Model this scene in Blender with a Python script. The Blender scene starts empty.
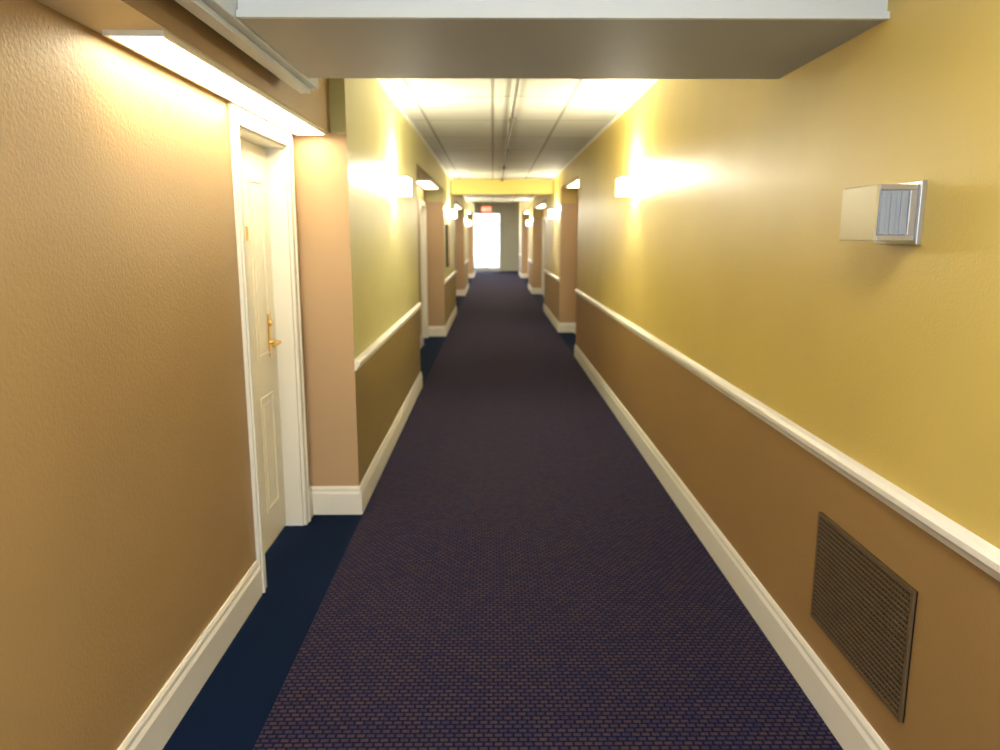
import bpy, math
from mathutils import Vector
S=bpy.context.scene
S.view_settings.view_transform='Standard'
S.view_settings.look='None'
S.view_settings.exposure=0.85
C=bpy.context.collection

# ---------------- materials ----------------
def new_mat(name):
    m=bpy.data.materials.new(name); m.use_nodes=True
    nt=m.node_tree; b=nt.nodes['Principled BSDF']
    return m,nt,b
def paint(name,col,rough=0.5,bump=0.15,scale=140,var=0.08,metal=0.0,dist=0.004):
    m,nt,b=new_mat(name)
    tc=nt.nodes.new('ShaderNodeTexCoord')
    n=nt.nodes.new('ShaderNodeTexNoise'); n.inputs['Scale'].default_value=scale; n.inputs['Detail'].default_value=3
    nt.links.new(tc.outputs['Object'],n.inputs['Vector'])
    n2=nt.nodes.new('ShaderNodeTexNoise'); n2.inputs['Scale'].default_value=1.7
    nt.links.new(tc.outputs['Object'],n2.inputs['Vector'])
    mix=nt.nodes.new('ShaderNodeMixRGB')
    mix.inputs[1].default_value=(*[c*(1-var) for c in col],1)
    mix.inputs[2].default_value=(*[min(1,c*(1+var)) for c in col],1)
    nt.links.new(n2.outputs['Fac'],mix.inputs[0]); nt.links.new(mix.outputs[0],b.inputs['Base Color'])
    bp=nt.nodes.new('ShaderNodeBump'); bp.inputs['Strength'].default_value=bump; bp.inputs['Distance'].default_value=dist
    nt.links.new(n.outputs['Fac'],bp.inputs['Height']); nt.links.new(bp.outputs['Normal'],b.inputs['Normal'])
    b.inputs['Roughness'].default_value=rough; b.inputs['Metallic'].default_value=metal
    return m
def emis(name,col,st):
    m,nt,b=new_mat(name)
    b.inputs['Base Color'].default_value=(*col,1)
    b.inputs['Emission Color'].default_value=(*col,1); b.inputs['Emission Strength'].default_value=st
    return m
M_yel=paint('paint_gold',(0.68,0.52,0.135),0.42,0.25)
M_olive=paint('paint_pale_olive',(0.65,0.61,0.27),0.42,0.25)
M_wain=paint('paint_wainscot_brown',(0.36,0.22,0.08),0.45,0.3)
M_wainl=paint('paint_wainscot_olive',(0.29,0.215,0.075),0.45,0.3)
M_tan=paint('paint_tan',(0.435,0.285,0.115),0.45,0.4,90)
M_peach=paint('paint_peach',(0.54,0.37,0.21),0.45,0.2)
M_trim=paint('trim_white',(0.90,0.88,0.80),0.35,0.03)
M_door=paint('door_white',(0.90,0.86,0.72),0.35,0.03)
M_soffu=paint('soffit_underside_lamplit',(0.85,0.74,0.50),0.5,0.05)  # lamp glow on the alcove soffit underside put into a paler colour
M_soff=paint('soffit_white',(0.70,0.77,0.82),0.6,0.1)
M_soffshade=paint('soffit_underside_shade',(0.42,0.46,0.51),0.6,0.1)  # shade under the beam put into a darker grey
M_brass=paint('brass',(0.85,0.6,0.22),0.25,0.0,metal=1.0)
M_chrome=paint('brushed_chrome',(0.55,0.55,0.56),0.3,0.1,30,metal=0.8)
M_vent=paint('vent_bronze',(0.15,0.105,0.055),0.5,0.0,metal=0.2)
M_ventd=paint('vent_dark',(0.025,0.02,0.015),0.8,0.0)
M_pipe=paint('pipe_dark',(0.12,0.11,0.10),0.5,0.0)
M_lens=emis('lamp_lens_warm',(1.0,0.85,0.56),13)
M_lens2=emis('fill_lens_warm_small',(1.0,0.86,0.60),8)
M_lensc=emis('fill_lens_ceiling',(1.0,0.95,0.86),13)
M_glow=emis('sconce_glass_lit',(1.0,0.93,0.74),16)
M_exit=emis('exit_red',(1.0,0.10,0.02),1.2)
M_exitw=emis('exit_letters',(1.0,0.8,0.7),1.5)
def frosted(name,col,tr,r):
    m,nt,b=new_mat(name)
    b.inputs['Base Color'].default_value=(*col,1); b.inputs['Roughness'].default_value=r
    b.inputs['Transmission Weight'].default_value=tr
    n=nt.nodes.new('ShaderNodeTexNoise'); n.inputs['Scale'].default_value=40
    bp=nt.nodes.new('ShaderNodeBump'); bp.inputs['Strength'].default_value=0.2
    nt.links.new(n.outputs['Fac'],bp.inputs['Height']); nt.links.new(bp.outputs['Normal'],b.inputs['Normal'])
    return m
M_frost=frosted('sconce_glass_frosted',(0.90,0.80,0.48),.4,.35)
M_lensclear=frosted('strobe_lens_clear',(0.60,0.68,0.80),.45,.12)
def glass():
    m,nt,b=new_mat('door_glass')
    b.inputs['Base Color'].default_value=(0.95,0.98,1,1); b.inputs['Roughness'].default_value=0.0
    b.inputs['Transmission Weight'].default_value=1.0; b.inputs['IOR'].default_value=1.02
    return m
M_glass=glass()
def carpet_main():
    m,nt,b=new_mat('carpet_woven')
    tc=nt.nodes.new('ShaderNodeTexCoord')
    br=nt.nodes.new('ShaderNodeTexBrick')
    br.inputs['Scale'].default_value=1.0
    br.inputs['Brick Width'].default_value=0.032; br.inputs['Row Height'].default_value=0.022
    br.inputs['Mortar Size'].default_value=0.0064; br.inputs['Mortar Smooth'].default_value=0.8
    br.inputs['Color1'].default_value=(0.068,0.046,0.060,1)
    br.inputs['Color2'].default_value=(0.034,0.029,0.074,1)
    br.inputs['Mortar'].default_value=(0.005,0.007,0.032,1)
    nt.links.new(tc.outputs['Object'],br.inputs['Vector'])
    n=nt.nodes.new('ShaderNodeTexNoise'); n.inputs['Scale'].default_value=160; n.inputs['Detail'].default_value=3
    nt.links.new(tc.outputs['Object'],n.inputs['Vector'])
    mx=nt.nodes.new('ShaderNodeMixRGB'); mx.blend_type='OVERLAY'; mx.inputs[0].default_value=0.7
    nt.links.new(br.outputs['Color'],mx.inputs[1]); nt.links.new(n.outputs['Fac'],mx.inputs[2])
    nt.links.new(mx.outputs[0],b.inputs['Base Color'])
    bp=nt.nodes.new('ShaderNodeBump'); bp.inputs['Strength'].default_value=0.5; bp.inputs['Distance'].default_value=0.004; bp.invert=True
    nt.links.new(br.outputs['Fac'],bp.inputs['Height']); nt.links.new(bp.outputs['Normal'],b.inputs['Normal'])
    b.inputs['Roughness'].default_value=0.9; b.inputs['Specular IOR Level'].default_value=0.1
    return m
M_carpet=carpet_main()
M_navy=paint('carpet_navy',(0.002,0.010,0.038),0.95,0.6,260,0.2)
M_navy.node_tree.nodes['Principled BSDF'].inputs['Specular IOR Level'].default_value=0.1
def ceiling_tiles():
    m,nt,b=new_mat('ceiling_tiles')
    tc=nt.nodes.new('ShaderNodeTexCoord')
    br=nt.nodes.new('ShaderNodeTexBrick'); br.offset=0.0
    br.inputs['Scale'].default_value=1.0
    br.inputs['Brick Width'].default_value=0.61; br.inputs['Row Height'].default_value=1.22
    br.inputs['Mortar Size'].default_value=0.014
    br.inputs['Color1'].default_value=(0.58,0.58,0.52,1); br.inputs['Color2'].default_value=(0.48,0.48,0.43,1)
    br.inputs['Mortar'].default_value=(0.26,0.25,0.21,1)
    nt.links.new(tc.outputs['Object'],br.inputs['Vector']); nt.links.new(br.outputs['Color'],b.inputs['Base Color'])
    n=nt.nodes.new('ShaderNodeTexNoise'); n.inputs['Scale'].default_value=120
    nt.links.new(tc.outputs['Object'],n.inputs['Vector'])
    bp=nt.nodes.new('ShaderNodeBump'); bp.inputs['Strength'].default_value=0.2; bp.inputs['Distance'].default_value=0.003
    nt.links.new(n.outputs['Fac'],bp.inputs['Height']); nt.links.new(bp.outputs['Normal'],b.inputs['Normal'])
    b.inputs['Roughness'].default_value=0.7
    return m
M_ceil=ceiling_tiles()

# ---------------- mesh builder ----------------
class MB:
    def __init__(s,name): s.name=name; s.v=[]; s.f=[]; s.mi=[]; s.mats=[]
    def m(s,mat):
        if mat not in s.mats: s.mats.append(mat)
        return s.mats.index(mat)
    def box(s,x0,x1,y0,y1,z0,z1,mat,**face):
        i=len(s.v)
        s.v+=[(x0,y0,z0),(x1,y0,z0),(x1,y1,z0),(x0,y1,z0),(x0,y0,z1),(x1,y0,z1),(x1,y1,z1),(x0,y1,z1)]
        for k,q in (('nz',(0,3,2,1)),('pz',(4,5,6,7)),('ny',(0,1,5,4)),('px',(1,2,6,5)),('py',(2,3,7,6)),('nx',(3,0,4,7))):
            s.f.append(tuple(i+a for a in q)); s.mi.append(s.m(face.get(k,mat)))
    def prism(s,p0,p1,nrm,prof,mat):
        i=len(s.v); n=len(prof)
        for p in (p0,p1):
            for d,z in prof: s.v.append((p[0]+nrm[0]*d,p[1]+nrm[1]*d,z))
        for k in range(n):
            a,b=k,(k+1)%n
            s.f.append((i+a,i+b,i+n+b,i+n+a)); s.mi.append(s.m(mat))
        s.f.append(tuple(i+k for k in reversed(range(n)))); s.mi.append(s.m(mat))
        s.f.append(tuple(i+n+k for k in range(n))); s.mi.append(s.m(mat))
    def cyl(s,p0,p1,r0,r1,mat,n=16):
        p0=Vector(p0);p1=Vector(p1);d=(p1-p0).normalized()
        a=d.orthogonal().normalized(); b=d.cross(a); i=len(s.v)
        for p,r in((p0,r0),(p1,r1)):
            for k in range(n):
                t=2*math.pi*k/n; s.v.append(tuple(p+a*math.cos(t)*r+b*math.sin(t)*r))
        for k in range(n):
            s.f.append((i+k,i+(k+1)%n,i+n+(k+1)%n,i+n+k)); s.mi.append(s.m(mat))
        s.f.append(tuple(i+k for k in reversed(range(n)))); s.mi.append(s.m(mat))
        s.f.append(tuple(i+n+k for k in range(n))); s.mi.append(s.m(mat))
    def done(s,bevel=0,parent=None):
        me=bpy.data.meshes.new(s.name); me.from_pydata(s.v,[],s.f)
        for m in s.mats: me.materials.append(m)
        me.polygons.foreach_set('material_index',s.mi)
        import bmesh
        bm=bmesh.new(); bm.from_mesh(me); bmesh.ops.recalc_face_normals(bm,faces=bm.faces); bm.to_mesh(me); bm.free()
        me.update()
        o=bpy.data.objects.new(s.name,me); C.objects.link(o)
        if bevel:
            md=o.modifiers.new('b','BEVEL'); md.width=bevel; md.segments=2; md.limit_method='ANGLE'
        if parent: o.parent=parent
        return o
def empty(name):
    e=bpy.data.objects.new(name,None); C.objects.link(e); return e

# ---------------- plan ----------------
Y0=-3.5; YE=36.0; H=2.67; HL=3.2; YH=24.0
LX=-1.07; LP=-0.785; RX=1.125; RA=1.40
SP=0.885
T=0.14
DH=2.06
ZA=2.145     # alcove soffit height
def hgt(y): return H if y<YH else HL
base=[(0,0),(.018,0),(.018,.125),(.012,.14),(.012,.155),(.006,.168),(0,.168)]
RO=.042
rail=[(d,z+RO) for d,z in [(0,.812),(.012,.812),(.018,.828),(.03,.842),(.03,.858),(.018,.868),(0,.875)]]

def side_wall(wall,side,segs,pilmat,wmat):
    bb=MB('baseboard_'+side); cr=MB('trim_chair_rail_'+side)
    xa=LX if side=='left' else RA
    xp=LP if side=='left' else RX
    sg=-1 if side=='left' else 1
    nrm=(-sg,0)
    out=xa+sg*T
    fk='px' if side=='left' else 'nx'
    def bx(xin,y0,y1,z0,z1,mat,**k):
        a,b=sorted((xin,out)); wall.box(a,b,y0,y1,z0,z1,mat,**k)
    doors=[]
    for (y0,y1,kind,dy,hdr) in segs:
        h=hgt((y0+y1)/2)
        if kind=='p':
            bx(xp,y0,y1,0,SP,M_peach,**{fk:wmat})
            bx(xp,y0,y1,SP,ZA,M_peach,**{fk:pilmat})
            bx(xp,y0,y1,ZA,h,pilmat)
            e0=0 if y0<=Y0 else .018
            bb.prism((xp,y0-e0),(xp,y1),nrm,base,M_trim)
            if y0>Y0: bb.prism((xa,y0),(xp,y0),(0,-1),base,M_trim)
            cr.prism((xp,y0-(0.004 if y0>Y0 else 0)),(xp,y1),nrm,rail,M_trim)
        else:
            if dy:
                d0,d1=dy
                bx(xa,y0,d0,0,h,M_tan); bx(xa,d1,y1,0,h,M_tan); bx(xa,d0,d1,DH,h,M_tan)
                bb.prism((xa,y0),(xa,d0-.075),nrm,base,M_trim)
                bb.prism((xa,d1+.075),(xa,y1),nrm,base,M_trim)
                doors.append((xa,d0,d1))
            else:
                bx(xa,y0,y1,0,h,M_tan); bb.prism((xa,y0),(xa,y1),nrm,base,M_trim)
            if hdr:
                a,b=sorted((xp,xa)); wall.box(a,b,y0,y1,hdr,h,pilmat)
    wall.done(); bb.done(); cr.done()
    return doors,sg

wl=MB('wall_left')
dl,_=side_wall(wl,'left',[
 (Y0,4.2,'a',(3.26,4.02),None),(4.2,8.0,'p',None,None),
 (8.0,12.2,'a',(11.25,12.0),2.35),(12.2,16,'p',None,None),
 (16,20.8,'a',(19.8,20.6),2.35),(20.8,24,'p',None,None),
 (24,30,'a',(29.0,29.8),2.5),(30,32.5,'p',None,None),(32.5,YE,'a',None,None)],M_olive,M_wainl)
wr=MB('wall_right')
dr,_=side_wall(wr,'right',[
 (Y0,10.1,'p',None,None),(10.1,12.7,'a',(11.4,12.2),2.4),
 (12.7,16.5,'p',None,None),(16.5,21.5,'a',(20.5,21.3),2.4),(21.5,24,'p',None,None),
 (24,30,'a',(28.9,29.7),2.5),(30,32.5,'p',None,None),(32.5,YE,'a',None,None)],M_yel,M_wain)

# ---------------- doors ----------------
n_d=0
def make_door(xa,d0,d1,sg):
    global n_d
    n_d+=1
    root=empty('door_%d'%n_d)
    inn=-sg
    xs=xa+sg*0.095
    def X(a,b): return sorted((a,b))
    sl=MB('slab')
    a,b=X(xs,xs+sg*.04); sl.box(a,b,d0+.012,d1-.012,.012,DH-.012,M_door)
    w=d1-d0
    for z0,z1 in ((.20,.80),(1.0,1.88)):
        for (ya,yb) in ((d0+.13,d0+w/2-.04),(d0+w/2+.04,d1-.13)):
            t=.016
            a,b=X(xs+inn*.006,xs)
            sl.box(a,b,ya,yb,z0,z0+t,M_door); sl.box(a,b,ya,yb,z1-t,z1,M_door)
            sl.box(a,b,ya,ya+t,z0+t,z1-t,M_door); sl.box(a,b,yb-t,yb,z0+t,z1-t,M_door)
            a,b=X(xs+inn*.004,xs); sl.box(a,b,ya+.04,yb-.04,z0+.04,z1-.04,M_door)
    sl.done(parent=root)
    fr=MB('casing')
    a,b=X(xa+inn*.018,xa)
    for ya,yb in ((d0-.075,d0),(d1,d1+.075)):
        fr.box(a,b,ya,yb,0,DH,M_trim)
        a2,b2=X(xa+inn*.026,xa+inn*.018); fr.box(a2,b2,ya+.012 if ya<d0 else yb-.03,ya+.03 if ya<d0 else yb-.012,0,DH+.05,M_trim)
    fr.box(a,b,d0-.075,d1+.075,DH,DH+.075,M_trim)
    a,b=X(xa,xs+sg*.045)
    fr.box(a,b,d0,d0+.01,0,DH,M_trim); fr.box(a,b,d1-.01,d1,0,DH,M_trim); fr.box(a,b,d0+.01,d1-.01,DH-.01,DH,M_trim)
    fr.done(0.003,parent=root)
    hw=MB('handle_lever')
    hy=d1-.13 ; hz=1.06
    a,b=X(xs+inn*.008,xs); hw.box(a,b,hy-.025,hy+.025,hz-.07,hz+.15,M_brass)
    hw.cyl((xs,hy,hz),(xs+inn*.055,hy,hz),.011,.011,M_brass)
    hw.cyl((xs+inn*.05,hy+.008,hz),(xs+inn*.05,hy-.11,hz-.006),.010,.007,M_brass)
    hw.cyl((xs,hy,hz+.10),(xs+inn*.018,hy,hz+.10),.016,.014,M_brass)
    hw.done(0.002,parent=root)
    pl=MB('number_plaque'); a,b=X(xs+inn*.010,xs); pl.box(a,b,(d0+d1)/2-.10,(d0+d1)/2-.02,1.58,1.65,M_brass); pl.done(0.003,parent=root)
    hg=MB('hinges')
    for z in (.25,1.05,1.85): hg.cyl((xs+inn*.008,d0+.016,z-.05),(xs+inn*.008,d0+.016,z+.05),.008,.008,M_brass)
    hg.done(parent=root)
for x,a,b in dl: make_door(x,a,b,-1)
for x,a,b in dr: make_door(x,a,b,1)

# ---------------- floor / carpet ----------------
f=MB('floor'); f.box(LX-T,RA+T,Y0,YE,-.12,0,M_navy); f.done()
c=MB('carpet_runner'); c.box(-.762,RX-.019,Y0+.02,YE-.03,0,.005,M_carpet); c.done()

# ---------------- ceiling ----------------
ce=MB('ceiling')
ce.box(LX-T,RA+T,Y0,YH,H,H+.1,M_ceil)
ce.box(LX-T,RA+T,YH,YE+T,HL,HL+.1,M_ceil)
ce.box(LX-T,RA+T,YH-.1,YH,H+.1,HL+.1,M_yel)
ce.done()
bw=MB('wall_back')
bw.box(LX-T,-.70,Y0-T,Y0,0,H+.1,M_yel); bw.box(1.0,RA+T,Y0-T,Y0,0,H+.1,M_yel); bw.box(-.70,1.0,Y0-T,Y0,2.5,H+.1,M_yel); bw.done()
r=empty('fill_window_1')  # unseen window, added so cool daylight fills the near corridor
m=MB('frame'); t=.05
m.box(-.70,-.65,Y0-.1,Y0+.01,0,2.5,M_trim); m.box(.95,1.0,Y0-.1,Y0+.01,0,2.5,M_trim); m.box(-.65,.95,Y0-.1,Y0+.01,2.45,2.5,M_trim)
m.box(-.65,.95,Y0-.1,Y0+.01,0,.08,M_trim); m.box(.12,.17,Y0-.08,Y0-.02,.08,2.45,M_trim); m.done(parent=r)
def portal(name,loc,sx,sy,rx,parent):
    ld=bpy.data.lights.new(name,'AREA'); ld.shape='RECTANGLE'; ld.size=sx; ld.size_y=sy
    ld.cycles.is_portal=True
    o=bpy.data.objects.new(name,ld); o.location=loc; o.rotation_euler=(rx,0,0); C.objects.link(o); o.parent=parent
portal('sky_portal',(.15,Y0-.12,1.25),1.7,2.5,math.radians(90),r)

cm=MB('trim_ceiling_angle')
for a,b in ((4.2,14.58),(15.02,YH)): cm.box(LP,LP+.025,a,b,H-.02,H,M_trim)
for a,b in ((3.12,14.58),(15.02,YH)): cm.box(RX-.025,RX,a,b,H-.02,H,M_trim)
cm.done()
so=MB('ceiling_soffit_beam')
so.box(-.72,RX,2.28,3.10,2.21,H,M_soff,nz=M_soffshade)
so.box(-.72,RX,2.262,2.28,2.208,2.228,M_soff)
so.done()
ra=MB('cable_raceway_trunking')
ra.box(-.83,-.725,Y0+.03,3.30,2.205,2.33,M_soff)
ra.box(-.80,-.755,Y0+.03,3.28,2.185,2.205,M_soff)
ra.done(0.004)
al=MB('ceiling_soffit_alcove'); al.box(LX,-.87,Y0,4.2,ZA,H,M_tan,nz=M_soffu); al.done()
b2=MB('ceiling_crossbeam'); b2.box(LP,RX,14.6,15.0,2.40,H,M_yel); b2.done()

# ---------------- lights ----------------
def lens_fixture(name,x0,x1,y0,y1,z,mat,d=.03):
    r=empty(name)
    m=MB('housing_frame')
    t=.012
    m.box(x0,x1,y0,y0+t,z-d,z,M_trim); m.box(x0,x1,y1-t,y1,z-d,z,M_trim)
    m.box(x0,x0+t,y0+t,y1-t,z-d,z,M_trim); m.box(x1-t,x1,y0+t,y1-t,z-d,z,M_trim); m.done(parent=r)
    l=MB('diffuser_lens'); l.box(x0+t,x1-t,y0+t,y1-t,z-d*.9,z-.002,mat); l.done(parent=r)
lens_fixture('alcove_fill_light',-1.045,-.88,2.15,4.15,ZA,M_lens,.014)
lens_fixture('fill_ceiling_light',-.15,.45,.3,1.2,H,M_lensc)  # unseen panel above the view, added as ambient fill
lens_fixture('fill_ceiling_light',-.15,.45,-2.2,-1.3,H,M_lensc)  # second added fill panel, behind the camera
for (x0,x1,y0,y1,z) in ((-1.04,-.82,10.2,11.8,2.35),(1.16,1.36,10.6,12.2,2.4),(-1.04,-.82,17.6,20.2,2.35),(1.16,1.36,18.4,20.8,2.4),(-1.04,-.82,26,29,2.5),(1.16,1.36,26,29,2.5)):  # far alcove panels, added to brighten the distant corridor
    lens_fixture('alcove_fill_light',x0,x1,y0,y1,z,M_lens2)

def sconce(x,y,z,sg,power=14):
    r=empty('wall_sconce')
    inn=-sg
    def X(a,b): return sorted((a,b))
    L=.12; hh=.075; D=.13
    m=MB('backplate'); a,b=X(x,x+inn*.012); m.box(a,b,y-L,y+L,z-hh,z+hh,M_chrome)
    for ya,yb in((y-L,y-L+.012),(y+L-.012,y+L)):
        a,b=X(x+inn*.012,x+inn*D); m.box(a,b,ya,yb,z-hh+.01,z+hh-.01,M_glow)
    m.done(0.004,parent=r)
    g=MB('glass_shade')
    n=8; pts=[]
    for k in range(n+1):
        t=k/n
        pts.append((D-.012-.05*(1-math.sin(t*math.pi/2)),z-hh+.008+t*(2*hh-.016)))
    prof=[(p[0],p[1]) for p in pts]+[(p[0]-.006,p[1]) for p in reversed(pts)]
    g.prism((x,y-L+.012),(x,y+L-.012),(inn,0),prof,M_glow)
    g.done(parent=r)
    ld=bpy.data.lights.new('bulb_light','POINT'); ld.energy=power; ld.color=(1,.93,.74); ld.shadow_soft_size=.05
    lo=bpy.data.objects.new('bulb_light',ld); lo.location=(x+inn*.10,y,z+.08); C.objects.link(lo); lo.parent=r
    bl=MB('bulb'); bl.cyl((x+inn*.06,y-.05,z-.03),(x+inn*.06,y+.05,z-.03),.014,.014,M_glow); bl.done(parent=r)
sconce(LP,6.1,1.99,-1,34)
sconce(RX,6.1,1.99,1,50)
sconce(LP,13.6,2.0,-1,power=22); sconce(RX,13.6,2.0,1,power=22)
sconce(LP,22.5,2.0,-1,power=26); sconce(RX,22.5,2.0,1,power=26)

# fire alarm strobe, near right wall
r=empty('fire_alarm_strobe')
y0,y1,z0,z1=2.0,2.20,1.59,1.735
m=MB('housing')
m.box(RX-.015,RX,y0-.012,y1+.012,z0-.010,z1+.010,M_chrome)
m.box(RX-.115,RX-.015,y0,y0+.01,z0,z0+.014,M_chrome); m.box(RX-.115,RX-.015,y0,y0+.01,z1-.014,z1,M_chrome)
m.box(RX-.035,RX-.015,y0,y0+.01,z0+.014,z1-.014,M_chrome)
m.box(RX-.115,RX-.015,y0+.01,y1,z0,z0+.006,M_chrome); m.box(RX-.115,RX-.015,y0+.01,y1,z1-.006,z1,M_chrome)
m.done(0.002,parent=r)
m=MB('clear_lens')
m.box(RX-.112,RX-.035,y0+.004,y0+.012,z0+.014,z1-.014,M_lensclear)
for k in range(3):
    xx=RX-.110+k*.026; m.box(xx,xx+.015,y0-.002,y0+.004,z0+.016,z1-.016,M_lensclear)
m.done(0.002,parent=r)
m=MB('front_diffuser'); m.box(RX-.123,RX-.115,y0,y1,z0,z1,M_frost); m.box(RX-.115,RX-.015,y1-.01,y1,z0+.006,z1-.006,M_frost); m.done(0.003,parent=r)
m=MB('flash_tube'); m.cyl((RX-.07,y0+.05,z0+.03),(RX-.07,y0+.05,z1-.03),.012,.012,M_soff); m.box(RX-.10,RX-.04,y0+.07,y0+.075,z0+.015,z1-.015,M_chrome); m.done(parent=r)

# ---------------- vent ----------------
v=MB('wall_vent_grille')
y0,y1,z0,z1=1.84,2.43,.29,.675
v.box(RX-.004,RX,y0,y1,z0,z1,M_ventd)
t=.012
v.box(RX-.012,RX,y0,y1,z0,z0+t,M_vent); v.box(RX-.012,RX,y0,y1,z1-t,z1,M_vent)
v.box(RX-.012,RX,y0,y0+t,z0+t,z1-t,M_vent); v.box(RX-.012,RX,y1-t,y1,z0+t,z1-t,M_vent)
n=34
for k in range(1,n):
    y=y0+t+(y1-y0-2*t)*k/n; v.box(RX-.009,RX-.004,y-.0022,y+.0022,z0+t,z1-t,M_vent)
n=22
for k in range(1,n):
    z=z0+t+(z1-z0-2*t)*k/n; v.box(RX-.011,RX-.006,y0+t,y1-t,z-.0022,z+.0022,M_vent)
v.done()

# ---------------- ceiling pipe ----------------
p=MB('sprinkler_pipe')
p.cyl((.17,3.11,H-.035),(.17,14.59,H-.035),.012,.012,M_pipe)
for y in (4.2,6.6,9.0,11.4,13.8):
    p.cyl((.17,y,H-.035),(.17,y,H-.085),.012,.008,M_pipe); p.cyl((.17,y,H-.085),(.17,y,H-.09),.028,.028,M_pipe)
    p.cyl((.17,y+.6,H-.035),(.17,y+.6,H),.02,.02,M_pipe)
p.done()

# ---------------- far end ----------------
ew=MB('wall_end'); ox0,ox1,oz=-1.0,.36,2.72
M_end=paint('paint_end_wall',(0.62,0.64,0.50),0.5,0.1)
ew.box(LX-T,ox0,YE,YE+T,0,HL,M_end); ew.box(ox1,RA+T,YE,YE+T,0,HL,M_end); ew.box(ox0,ox1,YE,YE+T,oz,HL,M_end); ew.done()
r=empty('door_%d'%(n_d+1))
fr=MB('frame'); t=.06
fr.box(ox0,ox0+t,YE-.02,YE+.1,0,oz,M_trim); fr.box(ox1-t,ox1,YE-.02,YE+.1,0,oz,M_trim); fr.box(ox0+t,ox1-t,YE-.02,YE+.1,oz-t,oz,M_trim)
fr.box(ox0+t,ox1-t,YE+.02,YE+.08,2.12,2.18,M_trim); fr.box(-.35,-.29,YE+.02,YE+.08,.0,2.12,M_trim)
fr.box(ox0+t,ox1-t,YE+.02,YE+.08,0,.18,M_trim)
fr.cyl((-.42,YE-.03,.9),(-.42,YE-.03,1.3),.012,.012,M_chrome); fr.cyl((-.22,YE-.03,.9),(-.22,YE-.03,1.3),.012,.012,M_chrome)
fr.box(-.44,-.40,YE-.03,YE+.03,.9,.92,M_chrome); fr.box(-.24,-.20,YE-.03,YE+.03,.9,.92,M_chrome)
fr.done(parent=r)
g=MB('glass_pane'); g.box(ox0+t,ox1-t,YE+.045,YE+.05,.18,oz-t,M_glass); g.done(parent=r)
gr=MB('ground_outside'); gr.box(-12,12,YE+T,YE+30,-.12,-.02,paint('concrete',(.6,.62,.65),.8,.2)); gr.done()
lens_fixture('fill_ceiling_light',-.3,.6,31,32.5,HL,M_lensc)  # lobby ceiling panels, added for more ambient light
lens_fixture('fill_ceiling_light',-.3,.6,25.5,27,HL,M_lensc)
# exit sign
r=empty('exit_sign')
m=MB('sign_box'); m.box(-.44,-.06,30,30.05,2.56,2.76,M_exit); m.done(0.004,parent=r)
m=MB('letters')
def bar(x0,x1,z0,z1): m.box(x0,x1,29.992,30,z0,z1,M_exitw)
x=-.41
bar(x,x+.015,2.6,2.72); bar(x+.015,x+.06,2.6,2.615); bar(x+.015,x+.05,2.652,2.667); bar(x+.015,x+.06,2.705,2.72)
m.cyl((x+.09,29.996,2.6),(x+.15,29.996,2.72),.007,.007,M_exitw,6); m.cyl((x+.15,29.996,2.6),(x+.09,29.996,2.72),.007,.007,M_exitw,6)
bar(x+.19,x+.205,2.6,2.72); bar(x+.24,x+.31,2.705,2.72); bar(x+.267,x+.283,2.6,2.705)
m.done(parent=r)
m=MB('hanger_rods'); m.cyl((-.35,30.025,2.76),(-.35,30.025,HL),.008,.008,M_trim); m.cyl((-.15,30.025,2.76),(-.15,30.025,HL),.008,.008,M_trim); m.done(parent=r)
r=empty('framed_picture')
m=MB('frame'); m.box(LP,LP+.03,12.7,13.2,1.1,1.8,M_pipe); m.done(0.004,parent=r)
m=MB('print'); m.box(LP+.03,LP+.032,12.76,13.14,1.16,1.74,paint('picture_print',(.35,.2,.08),.5,.0,5,.5)); m.done(parent=r)

# ---------------- world ----------------
w=bpy.data.worlds.new('World'); S.world=w; w.use_nodes=True
bg=w.node_tree.nodes['Background']; bg.inputs[0].default_value=(.74,.86,1,1); bg.inputs[1].default_value=4.0

# ---------------- camera ----------------
cd=bpy.data.cameras.new('camera'); cd.lens=27; cd.sensor_width=36; cd.clip_start=.05
cd.dof.use_dof=True; cd.dof.focus_distance=1.8; cd.dof.aperture_fstop=3.5
co=bpy.data.objects.new('camera',cd); C.objects.link(co)
co.location=(0,0,1.6); co.rotation_euler=(math.radians(90-10.43),0,-math.atan(7/750)*1.0)
S.camera=co
